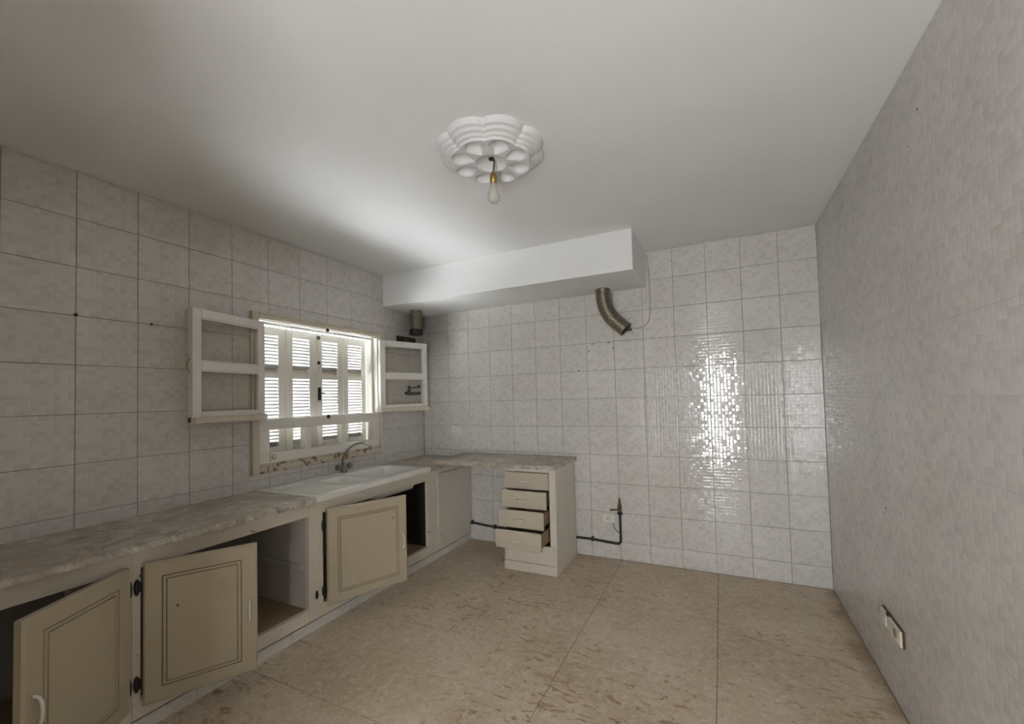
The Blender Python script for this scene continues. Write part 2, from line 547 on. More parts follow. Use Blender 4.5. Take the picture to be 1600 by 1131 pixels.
bm = lathe(bmesh.new(), [(0.0005, 0.0), (0.007, -0.001), (0.0005, -0.002)], (0, 0, 0), 'X', 8)
me_nick = bpy.data.meshes.new('nick'); bm.to_mesh(me_nick); bm.free(); me_nick.materials.append(M['hole'])
for y, z, s_ in ((1.965, 2.432, 0.8), (2.06, 2.345, 0.6), (2.52, 0.875, 1.0), (2.15, 2.30, 0.4)):
    o = place('nick', me_nick, wall_right, (W, y, z)); o.scale = (1, s_ * 1.3, s_ * 0.6)

# ---- boxed soffit over the back wall
bm = bx(0.0, 2.39, 3.115, D + TT, 2.345, H + 0.01, bev=0.004)
structure(obj('soffit', bm, 'ceiling'), 'white boxed duct soffit along the top of the back wall')

# ------------------------------------------------------------------ window
win = structure(thing('window_1', 'white wooden kitchen window with opened sashes and louvred shutters', 'window', (0, 2.465, HZ0)))
del win['category']
OY0, OY1, OZ0, OZ1 = 1.885, 3.045, 0.998, 2.040
# casing (architrave) around the hole, mitred look: four boards each with a raised outer bead
def casing(y0, y1, z0, z1, horiz, m, nm):
    bm = bx(-0.002, 0.016, y0, y1, z0, z1, bev=0.003)
    if horiz:
        zz = (z0, z0 + 0.014) if horiz < 0 else (z1 - 0.014, z1)
        box(bm, 0.012, 0.026, y0, y1, zz[0], zz[1], bev=0.004)
    else:
        yy = (y0, y0 + 0.014) if y0 < 2 else (y1 - 0.014, y1)
        box(bm, 0.012, 0.026, yy[0], yy[1], z0, z1, bev=0.004)
    obj(nm, bm, m, win)
casing(1.831, 1.888, 0.945, 2.083, 0, 'trimpaint', 'casing_board')
casing(3.042, 3.068, 0.945, 2.083, 0, 'trimpaint', 'casing_board')
casing(1.8885, 3.0415, 2.037, 2.083, 1, 'trimpaint', 'casing_board')
casing(1.8885, 3.0415, 0.945, 0.992, -1, 'sillpaint', 'casing_board')
# jamb lining with rebate steps
bm = bmesh.new()
for y0, y1 in ((HY0, OY0), (OY1, HY1)):
    box(bm, -WT, 0.004, y0, y1, HZ0, HZ1)
box(bm, -WT, 0.004, OY0, OY1, OZ1, HZ1)
box(bm, -WT, 0.004, OY0, OY1, HZ0, OZ0)
for xa, xb, e in ((-0.098, -0.068, 0.024), (-0.040, -0.004, 0.010)):
    box(bm, xa, xb, OY0, OY0 + e, OZ0, OZ1, bev=0.003)
    box(bm, xa, xb, OY1 - e, OY1, OZ0, OZ1, bev=0.003)
    box(bm, xa, xb, OY0 + e, OY1 - e, OZ1 - e, OZ1, bev=0.003)
obj('jamb_lining', bm, 'winpaint', win)
obj('bottom_ledge', bx(-0.05, 0.020, OY0, OY1, 0.992, 1.006, bev=0.003), 'sillpaint', win)
# fixed lower light: rails, stiles, two mullions, three panes
fx0, fx1 = -0.048, 0.006
fz0, fz1, fz2, fz3 = 1.006, 1.078, 1.244, 1.322
panes = ((1.967, 2.250), (2.308, 2.600), (2.648, 2.945))
obj('lower_rail', bx(fx0, fx1, OY0, OY1, fz0, fz1, bev=0.004), 'winpaint', win)
obj('middle_rail', bx(fx0, fx1 + 0.004, OY0, OY1, fz2, fz3, bev=0.004), 'winpaint', win)
edges = [OY0] + [q for p_ in panes for q in p_] + [OY1]
for k in range(4):
    obj('mullion' if k in (1, 2) else 'stile', bx(fx0, fx1, edges[2 * k], edges[2 * k + 1], fz1, fz2, bev=0.003), 'winpaint', win)
for a, c in panes:
    obj('glass_pane', bx(-0.026, -0.023, a, c, fz1, fz2), 'glass', win)
# latch keepers
for y, z in ((2.462, 1.315), (2.462, 2.030)):
    bm = lathe(bmesh.new(), [(0.016, 0.0), (0.017, 0.004), (0.012, 0.008)], (0.010, y, z), 'X', 14)
    obj('keeper', bm, 'soot', win)
bm = lathe(bmesh.new(), [(0.022, 0.0), (0.020, 0.006), (0.010, 0.010)], (0.006, 2.000, 1.050), 'X', 14)
box(bm, 0.006, 0.014, 1.962, 1.975, 1.02, 1.09, bev=0.003)
obj('latch', bm, 'trimpaint', win)

# side-hung sashes standing open into the room
def sash(hx, hy, ex, ey, handle):
    """hinge corner (hx,hy) to free corner (ex,ey); built along local u, thickness n"""
    wv = Vector((ex - hx, ey - hy, 0)); L = wv.length; u = wv.normalized()
    n = Vector((u.y, -u.x, 0))
    if n.x < 0: n = -n
    mtx = Matrix(((u.x, n.x, 0, hx), (u.y, n.y, 0, hy), (0, 0, 1, 0), (0, 0, 0, 1)))
    z0, z1 = 1.325, 2.012
    th0, th1 = -0.036, 0.0
    st = 0.056
    def pc(nm, m, parent, *boxes):
        bm = bmesh.new()
        for bb in boxes: box(bm, *bb[:6], bev=bb[6] if len(bb) > 6 else 0)
        bm.transform(mtx)
        return obj(nm, bm, m, parent)
    fr = pc('sash', 'winpaint', win,
            (0, st, th0, th1, z0, z1, .003), (L - st, L, th0, th1, z0, z1, .003),
            (st, L - st, th0, th1, z1 - .055, z1, .003), (st, L - st, th0, th1, 1.645, 1.698, .003),
            (st, L - st, th0, th1, z0, 1.388, .003))
    pc('drip_rail', 'trimpaint', fr, (0.0, L + .004, th1 - .004, th1 + 0.026, z0 - .002, z0 + .040, .008))
    pc('glazing_bead', 'winpaint', fr, *[(st, L - st, th1 - .012, th1 - .002, z, z + .007) for z in (1.388, 1.698)],
       *[(st, L - st, th1 - .012, th1 - .002, z - .007, z) for z in (1.645, z1 - .055)])
    for a, c in ((1.388, 1.645), (1.698, z1 - .055)):
        pc('glass_pane', 'glass', fr, (st, L - st, -.020, -.017, a, c))
    if handle:
        pts = [(L + .004, -.018, 1.632), (L + .016, -.018, 1.650), (L + .020, -.018, 1.672), (L + .014, -.018, 1.692), (L + .004, -.018, 1.706)]
        bm = tube(bmesh.new(), smooth_path(pts, 4), 0.004, 8); bm.transform(mtx)
        obj('handle', bm, 'brass', fr)
        pc('edge_pin', 'rust', fr, (L, L + .010, -.024, -.012, 1.335, 1.365))
    for z in (1.42, 1.90):
        bm = tube(bmesh.new(), [(-.003, -.038, z - .03), (-.003, -.038, z + .03)], 0.006, 8); bm.transform(mtx)
        obj('hinge', bm, 'trimpaint', fr)
sash(0.045, 1.908, 0.168, 1.396, True)
sash(0.045, 3.022, 0.192, 3.538, False)

# louvred shutters: two folding pairs at the outer face of the wall
leaves = ((1.893, 2.206, 1.985, 2.144), (2.207, 2.491, 2.268, 2.419), (2.492, 2.766, 2.544, 2.703), (2.767, 3.037, 2.822, 2.981))
SX0, SX1 = -0.199, -0.155
lz = ((1.105, 1.630, 20), (1.697, 1.957, 10))
tanT = 0.95
sl_cache = {}
def slat_mesh(w):
    k = round(w, 4)
    if k not in sl_cache:
        bm = bmesh.new()
        dx = 0.0215
        th = 0.0040
        vs_ = [bm.verts.new((x, y, x * tanT + e)) for y in (0, w) for x, e in ((-dx, -th), (-dx, th), (dx, th), (dx, -th))]
        for f in ((0, 1, 2, 3), (7, 6, 5, 4), (0, 4, 5, 1), (1, 5, 6, 2), (2, 6, 7, 3), (3, 7, 4, 0)):
            bm.faces.new([vs_[i] for i in f])
        bmesh.ops.recalc_face_normals(bm, faces=bm.faces[:])
        me = bpy.data.meshes.new('slat'); bm.to_mesh(me); bm.free(); me.materials.append(M['shutter'])
        sl_cache[k] = me
    return sl_cache[k]
for i, (a, c, o0, o1) in enumerate(leaves):
    bm = bmesh.new()
    box(bm, SX0, SX1, a, o0, 1.004, 2.022, bev=.003)
    box(bm, SX0, SX1, o1, c, 1.004, 2.022, bev=.003)
    box(bm, SX0, SX1, o0, o1, 1.957, 2.022)
    box(bm, SX0, SX1, o0, o1, 1.630, 1.668)
    box(bm, SX0, SX1, o0, o1, 1.004, 1.105)
    leaf = obj('shutter_leaf', bm, 'leaf', win)
    obj('ledge', bx(SX0 + .004, SX1 - .010, o0, o1, 1.668, 1.697), 'trimpaint', leaf)
    for z0, z1, n in lz:
        p_ = (z1 - z0) / n
        for k in range(n):
            place('slat', slat_mesh(o1 - o0), leaf, (-0.1775, o0, z0 + (k + 0.5) * p_))
    if i == 2:
        bm = tube(bmesh.new(), [(SX1 + .006, 2.508, 1.70), (SX1 + .006, 2.508, 2.000)], 0.004, 6)
        obj('bolt_rod', bm, 'trimpaint', leaf)
        for z, r in ((1.985, .018), (1.77, .015)):
            obj('bolt_guide', lathe(bmesh.new(), [(r, 0), (r, .006), (r * .6, .014)], (SX1, 2.508, z), 'X', 12), 'soot', leaf)
        bm = bx(SX1, SX1 + .016, 2.496, 2.520, 1.45, 1.56, bev=.003)
        box(bm, SX1 + .012, SX1 + .032, 2.500, 2.545, 1.505, 1.515, bev=.002)
        obj('lock_case', bm, 'soot', leaf)

# ------------------------------------------------------------------ worktops
def slab_obj(name, label, x0, x1, y0, y1, z0, z1, rag=0.0):
    bm = bx(x0, x1, y0, y1, z0, z1)
    bmesh.ops.subdivide_edges(bm, edges=[e for e in bm.edges if abs((e.verts[0].co - e.verts[1].co).length) > 0.3], cuts=18, use_grid_fill=True)
    rr = random.Random(3)
    for v in bm.verts:
        if rag and abs(v.co.x - x1) < 1e-5:
            v.co.x += rr.uniform(-rag, rag * 0.4)
    es = [e for e in bm.edges if len(e.link_faces) == 2 and e.calc_face_angle(0) > 0.8]
    bmesh.ops.bevel(bm, geom=es, offset=0.0045, segments=2, affect='EDGES')
    o = obj(name, bm, 'marble')
    return tag(o, label, 'worktop')
slab_obj('marble_worktop', 'long grey veined marble worktop running from the left edge to the sink', 0.0, 0.624, YR + 0.02, 1.845, 0.802, 0.835, 0.004)
slab_obj('marble_worktop', 'small stained marble worktop in the corner beyond the sink', 0.0, 0.620, 3.000, D - 0.001, 0.802, 0.835, 0.003)
slab_obj('marble_worktop', 'raised marble slab over the drawer unit and knee space', 0.545, 1.727, 3.125, D - 0.001, 0.848, 0.880, 0.002)
obj_s = obj('support_block', bx(0.47, 0.60, 3.30, D - .002, 0.835, 0.848), 'frame')
tag(obj_s, 'thin packing board between the corner marble and the raised slab', 'board')

# ------------------------------------------------------------------ sink
sk = thing('double_sink', 'white ceramic double bowl sink with drainer under the window', 'sink', (0.31, 2.42, 0.60))
sx0, sx1, sy0, sy1 = 0.008, 0.628, 1.848, 2.997
def sst(a, b, x):
    x = min(1, max(0, (x - a) / (b - a)))
    return x * x * (3 - 2 * x)
def rrect(x, y, cx, cy, hx, hy, r):
    qx, qy = abs(x - cx) - hx + r, abs(y - cy) - hy + r
    return math.hypot(max(qx, 0), max(qy, 0)) + min(max(qx, qy), 0) - r
bowls = ((0.372, 2.305, 0.176, 0.112, 0.045, 0.10), (0.340, 2.712, 0.195, 0.255, 0.07, 0.155))
def sinkh(x, y):
    h = 0.846
    e = min(x - sx0, sx1 - x, y - sy0, sy1 - y)
    h -= 0.004 * (1 - sst(0.012, 0.03, e))
    for cx, cy, hx, hy, r, dep in bowls:
        d = -rrect(x, y, cx, cy, hx, hy, r)
        h -= dep * sst(0.0, 0.035, d) + (0.012 * sst(0.03, min(hx, hy), d))
    d = -rrect(x, y, 0.335, 2.015, 0.225, 0.125, 0.03)
    h -= 0.006 * sst(0, 0.02, d)
    if d > 0.03:
        h += 0.0022 * max(0, math.sin(y * 2 * PI / 0.03)) * sst(0.03, 0.05, d)
    return h
nx, ny = 84, 190
bm = bmesh.new()
top = [[bm.verts.new((sx0 + (sx1 - sx0) * i / nx, sy0 + (sy1 - sy0) * j / ny, sinkh(sx0 + (sx1 - sx0) * i / nx, sy0 + (sy1 - sy0) * j / ny))) for j in range(ny + 1)] for i in range(nx + 1)]
bot = [[bm.verts.new((v.co.x, v.co.y, v.co.z - (0.034 if v.co.z > 0.83 else 0.022))) for v in row] for row in top]
for i in range(nx):
    for j in range(ny):
        f = bm.faces.new((top[i][j], top[i + 1][j], top[i + 1][j + 1], top[i][j + 1])); f.smooth = True
        f = bm.faces.new((bot[i][j], bot[i][j + 1], bot[i + 1][j + 1], bot[i + 1][j])); f.smooth = True
for i in range(nx):
    for j in (0, ny):
        bm.faces.new((top[i][j], top[i + 1][j], bot[i + 1][j], bot[i][j]))
for j in range(ny):
    for i in (0, nx):
        bm.faces.new((top[i][j], top[i][j + 1], bot[i][j + 1], bot[i][j]))
obj('basin', bm, 'ceramic', sk)
for cx, cy, z in ((0.372, 2.305, 0.7345), (0.34, 2.70, 0.680)):
    obj('drain', lathe(bmesh.new(), [(0.001, 0.0), (0.026, 0.001), (0.030, 0.004), (0.030, -0.004)], (cx, cy, z), 'Z', 18), 'soot', sk)
obj('overflow', lathe(bmesh.new(), [(0.006, 0.0), (0.008, 0.002), (0.002, 0.004)], (0.505, 2.395, 0.815), 'Z', 10), 'soot', sk)

# faucet
fc = thing('mixer_tap', 'tarnished chrome two knob mixer tap with swan neck spout behind the sink', 'tap', (0.062, 2.563, 0.846))
bm = lathe(bmesh.new(), [(0.030, 0.0), (0.032, 0.006), (0.026, 0.014), (0.026, 0.045), (0.022, 0.058), (0.014, 0.062)], (0.066, 2.567, 0.844), 'Z', 18)
obj('body', bm, 'chrome', fc)
for s in (-1, 1):
    bm = tube(bmesh.new(), [(0.066, 2.567, 0.872), (0.066 + .004 * s, 2.567 + s * 0.042, 0.888)], 0.013, 12)
    obj('valve_stem', bm, 'chrome', fc)
    d = Vector((0.06 * s, s * 0.9, 0.38 if s > 0 else 0.25)).normalized()
    c0 = Vector((0.066 + .004 * s, 2.567 + s * 0.038, 0.886))
    prof = [(0.0, .016), (.004, .022), (.012, .024), (.030, .023), (.036, .018), (.038, .006)]
    bm = tube(bmesh.new(), [c0 + d * h for h, r in prof], lambda i: prof[i][1] * (1.0), 10)
    obj('knob', bm, 'chrome', fc)
pts = [(0.062, 2.561, 0.900), (0.062, 2.560, 0.95), (0.080, 2.568, 1.00), (0.110, 2.590, 1.045), (0.150, 2.622, 1.075), (0.195, 2.655, 1.082), (0.228, 2.680, 1.062), (0.240, 2.690, 1.040)]
bm = tube(bmesh.new(), smooth_path(pts, 6), lambda i: 0.0115 - 0.004 * min(1, i / 36), 10)
obj('spout', bm, 'chrome', fc)
obj('aerator', tube(bmesh.new(), [(0.236, 2.687, 1.048), (0.243, 2.692, 1.026)], 0.0115, 12), 'chrome', fc)

# ------------------------------------------------------------------ base cabinets
F = 0.575
ZP, ZR, ZO, ZT = 0.068, 0.146, 0.720, 0.802
def part(nm, m, parent, *boxes):
    bm = bmesh.new()
    for bb in boxes: box(bm, *bb[:6], bev=bb[6] if len(bb) > 6 else 0)
    return obj(nm, bm, m, parent)

def ring_panel(bm, L, z0, z1, prof, back):
    """slab in local (u, n, z): concentric rectangles (inset, height); first ring runs down to the back"""
    rings = []
    allp = [(prof[0][0], back)] + prof
    for ins, h in allp:
        rings.append([bm.verts.new(q) for q in ((ins, h, z0 + ins), (L - ins, h, z0 + ins), (L - ins, h, z1 - ins), (ins, h, z1 - ins))])
    mi = {}
    for i in range(len(rings) - 1):
        for k in range(4):
            f = bm.faces.new((rings[i][k], rings[i][(k + 1) % 4], rings[i + 1][(k + 1) % 4], rings[i + 1][k]))
            if min(allp[i][1], allp[i + 1][1]) < -0.0015 and allp[i][0] > 0.03:
                f.material_index = 1
    bm.faces.new(rings[-1])
    bm.faces.new(rings[0][::-1])
    return bm

def cab_door(parent, hx, hy, ex, ey, spot=None):
    wv = Vector((ex - hx, ey - hy, 0)); L = wv.length; u = wv.normalized()
    n = Vector((u.y, -u.x, 0))
    if n.x < 0: n = -n
    mtx = Matrix(((u.x, n.x, 0, hx), (u.y, n.y, 0, hy), (0, 0, 1, 0), (0, 0, 0, 1)))
    z0, z1 = 0.127, 0.742
    prof = [(0.0, -0.008), (0.008, 0.0), (0.064, 0.0), (0.0665, -0.005), (0.069, -0.0005), (0.079, -0.0005), (0.0812, -0.0045), (0.0835, 0.0005), (0.10, 0.0005)]
    bm = ring_panel(bmesh.new(), L, z0, z1, prof, -0.030)
    bm.transform(mtx)
    d = obj('door', bm, ['cream', 'groove'], parent)
    hu = L - 0.033
    pts = [(hu, -.002, .372), (hu, .018, .380), (hu, .026, .400), (hu, .028, .425), (hu, .026, .450), (hu, .018, .470), (hu, -.002, .478)]
    bm = tube(bmesh.new(), smooth_path(pts, 4), 0.0055, 8); bm.transform(mtx)
    obj('handle', bm, 'nickel', d)
    for z in (0.222, 0.640):
        sy = -1 if u.y > 0 else 1
        bm = lathe(bmesh.new(), [(0.36, -.006), (0.9, -.002), (1.0, .004), (0.8, .010), (0.3, .012)], (0, 0, 0), 'X', 14)
        hw, off = (.0115, .0095) if sy < 0 else (.0045, .0055)
        bmesh.ops.scale(bm, vec=(1, hw, .037), verts=bm.verts[:])
        bmesh.ops.translate(bm, vec=(F + .006, hy + sy * off, z), verts=bm.verts[:])
        box(bm, F + .006, F + .020, hy + sy * .002 - .004, hy + sy * .002 + .004, z - .02, z + .02)
        obj('hinge', bm, 'black', d)
    if spot:
        bm = lathe(bmesh.new(), [(.006, -.001), (.004, .002), (.001, .003)], (spot[0], 0, spot[1]), 'Y', 8); bm.transform(mtx)
        obj('stain_spot', bm, 'rust', d)
    return d

# unit left of the picture
u1 = thing('base_cabinet', 'cream base cabinet at the left edge with its door swung open', 'cabinet', (0.30, 0.30, 0.0))
part('plinth', 'frame', u1, (F - .03, F, YR + .02, 0.955, 0.0, ZP - .002))
part('bottom_rail', 'frame', u1, (F - .03, F + .002, YR + .02, 0.955, ZP, ZR, .002))
part('top_rail', 'frame', u1, (F - .03, F + .002, YR + .02, 0.955, ZO, ZT))
part('stile', 'frame', u1, (F - .03, F + .001, 0.925, 0.955, ZR, ZO))
part('stile', 'frame', u1, (F - .03, F + .001, YR + .02, YR + .07, ZR, ZO))
part('cabinet_floor', 'rawwood', u1, (0.002, F - .03, YR + .02, 0.945, ZR - .025, ZR))
part('divider', 'plaster', u1, (0.002, F - .03, 0.925, 0.955, ZR, ZT - .002))
cab_door(u1, F + .036, 0.940, 0.842, 0.566)

u2 = thing('base_cabinet', 'cream base cabinet left of the sink with a half open panelled door and shelf batten', 'cabinet', (0.30, 1.40, 0.0))
part('bottom_rail', 'frame', u2, (F - .03, F + .002, 0.956, 1.829, ZP, ZR, .002))
part('top_rail', 'frame', u2, (F - .03, F + .002, 0.956, 1.829, ZO, ZT))
part('stile', 'frame', u2, (F - .03, F + .001, 0.956, 0.985, ZR, ZO))
part('cabinet_floor', 'rawwood', u2, (0.002, F - .03, 0.957, 1.829, ZR - .025, ZR))
part('shelf_batten', 'plaster', u2, (0.06, 0.525, 1.808, 1.829, 0.392, 0.418, .002))
cab_door(u2, F + .036, 0.978, 0.828, 1.346, (0.12, 0.53))
u3 = thing('base_cabinet', 'cream cabinet beneath the sink with an ajar square door and dark interior', 'cabinet', (0.30, 2.50, 0.0))
part('bottom_rail', 'frame', u3, (F - .03, F + .002, 1.830, 3.149, ZP, ZR, .002))
part('top_rail', 'frame', u3, (F - .03, F + .002, 1.830, 3.149, ZO, ZT))
part('stile', 'frame', u3, (F - .03, F + .001, 1.830, 1.934, ZR, ZO))
part('divider', 'plaster', u3, (0.002, F - .0305, 1.830, 1.934, ZR - .02, ZT - .002))
part('stile', 'frame', u3, (F - .03, F + .001, 3.018, 3.149, ZR, ZO))
part('cabinet_floor', 'rawwood', u3, (0.002, F - .03, 1.936, 3.017, ZR - .025, ZR))
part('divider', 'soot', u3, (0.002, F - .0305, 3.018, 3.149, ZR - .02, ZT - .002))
bm = lathe(bmesh.new(), [(0.013, 0.0), (0.012, 0.004), (0.004, 0.006)], (F + .001, 1.885, 0.215), 'X', 10)
bmesh.ops.scale(bm, vec=(1, 0.8, 2.2), verts=bm.verts[:], space=Matrix.Translation((-F, -1.885, -0.215)))
obj('old_hinge_mark', bm, 'black', u3)
cab_door(u3, F + .036, 1.940, 0.838, 2.436, (0.44, 0.60))

u4 = thing('corner_panel', 'fixed cream board screwed over the corner beside the knee space', 'panel', (F, 3.43, 0.0))
part('rail', 'frame', u4, (F - .03, F + .002, 3.150, D - .002, ZP, 0.132))
part('rail', 'frame', u4, (F - .03, F + .002, 3.150, D - .002, 0.758, ZT))
part('board', 'drawer', u4, (F - .03, F + .008, 3.152, D - .004, 0.134, 0.755, .003))
for y, z in ((3.19, .735), (3.45, .735), (3.19, .20), (3.46, .17), (3.25, .15), (3.165, .63)):
    obj('screw', lathe(bmesh.new(), [(.005, 0), (.005, .0015), (.002, .003)], (F + .0075, y, z), 'X', 8), 'hole', u4)

# tiled plinth under the run: separate low tiles
pl = thing('plinth_tiles', 'row of low pale tiles along the foot of the cabinets', 'plinth', (F, 2.3, 0.0))
yy = 0.957
while yy < D - .01:
    y1 = min(yy + TW, D - .002)
    obj('tile', bx(F - .03, F, yy + .0008, y1 - .0008, 0.0, ZP - .007, bev=.001), 'tile_x', pl, at=(F, yy, -0.18))
    yy = y1

# ------------------------------------------------------------------ drawer unit
dx0, dx1, dy0 = 1.242, 1.710, 3.190
du = thing('drawer_unit', 'narrow off white drawer unit with four drawers pulled out in steps', 'drawers', (1.476, 3.45, 0.0))
part('side_panel', 'drawer', du, (dx1 - .018, dx1, dy0, D - .034, 0.0, 0.847, .001))
part('side_panel', 'drawer', du, (dx0, dx0 + .018, dy0, D - .034, 0.0, 0.847, .001))
part('face_stile', 'drawer', du, (dx1 - .055, dx1 - .0185, dy0, dy0 + .02, 0.170, 0.847))
part('face_stile', 'drawer', du, (dx0 + .0185, dx0 + .035, dy0, dy0 + .02, 0.170, 0.847))
part('top_rail', 'drawer', du, (dx0 + .0355, dx1 - .0555, dy0, dy0 + .02, 0.815, 0.847))
part('lower_panel', 'frame', du, (dx0, dx1, dy0 - .012, dy0 - .0002, 0.078, 0.226, .002))
part('kickboard', 'frame', du, (dx0 - .002, dx1 + .002, dy0 - .016, dy0 - .0002, 0.0, 0.076, .002))
part('back_panel', 'rawwood', du, (dx0 + .019, dx1 - .019, D - .05, D - .036, 0.08, 0.84))
for yf, z0, z1 in ((3.165, .676, .813), (3.103, .535, .673), (3.043, .393, .530), (2.985, .245, .385)):
    bm = bx(1.262, 1.658, yf, yf + .020, z0, z1, bev=.004)
    dr = obj('drawer', bm, 'drawer_front', du)
    part('drawer_box', 'rawwood', dr, (1.290, 1.302, yf + .02, yf + .44, z0 + .012, z1 - .022), (1.622, 1.634, yf + .02, yf + .44, z0 + .012, z1 - .022),
         (1.302, 1.622, yf + .428, yf + .44, z0 + .012, z1 - .022), (1.302, 1.622, yf + .02, yf + .428, z0 + .012, z0 + .018))
    zc = (z0 + z1) / 2
    xc = 1.452
    pts = [(xc - .045, yf + .002, zc), (xc - .042, yf - .014, zc), (xc - .025, yf - .022, zc), (xc, yf - .024, zc), (xc + .025, yf - .022, zc), (xc + .042, yf - .014, zc), (xc + .045, yf + .002, zc)]
    obj('handle', tube(bmesh.new(), smooth_path(pts, 4), 0.0055, 8), 'nickel', dr)

# ------------------------------------------------------------------ ceiling rose and bulb
rose = thing('ceiling_rose', 'scalloped white plaster ceiling rose with eight carved petals', 'ceiling rose', (1.960, 1.790, H))
bm = bmesh.new()
NA, NR, R0, PH = 256, 90, 0.270, math.radians(-47)
def rose_h(s, a):
    """drop below the ceiling at relative radius s (0..1), angle a"""
    pts = [(0.0, .066), (0.735, .066), (0.755, .055), (0.80, .054), (0.815, .043), (0.885, .040), (0.90, .028), (0.955, .025), (0.985, .013), (1.0, -.002)]
    h = pts[-1][1]
    for (s0, h0), (s1, h1) in zip(pts, pts[1:]):
        if s0 <= s <= s1:
            k = (s - s0) / (s1 - s0)
            h = h0 + (h1 - h0) * k * k * (3 - 2 * k)
            break
    # petals
    b = ((a - PH + PI / 8) % (PI / 4)) - PI / 8
    lx, ly = s * math.cos(b), s * math.sin(b)
    cx = 0.515
    wid = 0.063 + 0.112 * sst(0.28, 0.56, lx)
    q = math.hypot((lx - cx) / 0.205, ly / wid)
    h -= 0.036 * max(0.0, 1 - q * q) ** 0.55
    q = s / 0.275
    h -= 0.034 * max(0.0, 1 - q * q) ** 0.6
    if q < 0.16:
        h += 0.006
    return h
rings = []
cv = bm.verts.new((1.960, 1.790, H - rose_h(0, 0)))
for j in range(1, NR + 1):
    s = j / NR
    ring = []
    for k in range(NA):
        a = 2 * PI * k / NA
        lobe = abs(math.cos(4 * (a - PH)))          # eight scallops, cusps between petals
        sc_ = 1.0 - 0.12 * (1 - math.sqrt(max(0.0, lobe))) * sst(0.66, 0.78, s)
        r = s * R0 * sc_
        ring.append(bm.verts.new((1.960 + r * math.cos(a), 1.790 + r * math.sin(a), H - rose_h(s, a))))
    rings.append(ring)
for k in range(NA):
    bm.faces.new((cv, rings[0][k], rings[0][(k + 1) % NA])).smooth = True
for j in range(NR - 1):
    for k in range(NA):
        bm.faces.new((rings[j][k], rings[j + 1][k], rings[j + 1][(k + 1) % NA], rings[j][(k + 1) % NA])).smooth = True
obj('medallion', bm, 'rose', rose)
obj('cable_hole', lathe(bmesh.new(), [(0.014, -.004), (0.014, .002), (0.004, .004)], (1.960, 1.793, H - .040), 'Z', 12), 'hole', rose)

pb = thing('hanging_bulb', 'bare light bulb hanging on a short cord from the ceiling rose', 'light bulb', (1.966, 1.797, 2.39))
pts = [(1.960, 1.794, H - .036), (1.972, 1.797, H - .05), (1.971, 1.797, 2.575), (1.967, 1.797, 2.540)]
obj('cord', tube(bmesh.new(), smooth_path(pts, 5), 0.0042, 8), 'cord', pb)
obj('lamp_holder', lathe(bmesh.new(), [(0.006, 2.545), (0.014, 2.532), (0.0175, 2.515), (0.0165, 2.510), (0.0165, 2.486), (0.012, 2.484)], (1.966, 1.797, 0), 'Z', 18), 'brass', pb)
prof = [(0.014, 2.486), (0.0155, 2.470), (0.019, 2.455), (0.026, 2.438), (0.0305, 2.424), (0.031, 2.415), (0.0285, 2.402), (0.021, 2.393), (0.010, 2.389), (0.001, 2.388)]
obj('bulb', lathe(bmesh.new(), prof, (1.966, 1.797, 0), 'Z', 24), 'bulbglass', pb)

# ------------------------------------------------------------------ flexible ducts
def duct(name, label, path, r, pitch, loc):
    th = thing(name, label, 'duct', loc)
    p_ = smooth_path(path, 40)
    L = [0.0]
    for a, b_ in zip(p_, p_[1:]): L.append(L[-1] + (b_ - a).length)
    n = int(L[-1] / pitch * 4)
    q = []
    j = 0
    for i in range(n + 1):
        s = L[-1] * i / n
        while j < len(L) - 2 and L[j + 1] < s: j += 1
        k = (s - L[j]) / max(1e-9, L[j + 1] - L[j])
        q.append(p_[j].lerp(p_[j + 1], k))
    bm = tube(bmesh.new(), q, lambda i: r + (0.0035 if (i % 4) in (1, 2) else -0.0030), 28, caps=False)
    tube(bm, q, r - 0.008, 28, caps=False)
    obj('hose', bm, 'alu', th)
    return th, q
th, q = duct('flexible_duct', 'short straight aluminium exhaust duct hanging in the corner by the window', [(0.150, 3.425, 2.36), (0.150, 3.425, 2.26), (0.148, 3.425, 2.135)], 0.060, 0.015, (0.15, 3.425, 2.09))
bm = bmesh.new()
prof = [(.060, 2.150), (.067, 2.146), (.068, 2.118), (.065, 2.098), (.060, 2.092), (.030, 2.094), (.001, 2.10)]
lathe(bm, prof, (0.148, 3.425, 0), 'Z', 24)
obj('end_collar', bm, 'soot', th)
th, q = duct('flexible_duct', 'curved corrugated aluminium duct bending out of the soffit underside', [(2.046, 3.580, 2.36), (2.050, 3.580, 2.27), (2.075, 3.580, 2.165), (2.135, 3.582, 2.070), (2.234, 3.585, 1.980)], 0.062, 0.015, (2.13, 3.58, 1.97))
bm = bmesh.new()
for s in (0.0, 0.5, -0.6):
    tube(bm, smooth_path([(2.225, 3.565 + .03 * s, 1.985), (2.262, 3.55 + .03 * s, 1.968 + .01 * s), (2.285, 3.545 + .03 * s, 1.972 - .012 * s)], 3), .004, 6)
obj('wire_ends', bm, 'soot', th)

c = obj('loose_cable', tube(bmesh.new(), smooth_path([(2.385, D - .006, 2.632), (2.409, D - .008, 2.595), (2.416, D - .008, 2.45), (2.418, D - .008, 2.28), (2.416, D - .010, 2.12), (2.393, D - .014, 2.040), (2.328, D - .03, 1.996), (2.262, D - .07, 2.002)], 8), .0062, 8), 'cable')
tag(c, 'thin ivory cable looping down the tiles to the curved duct', 'cable')

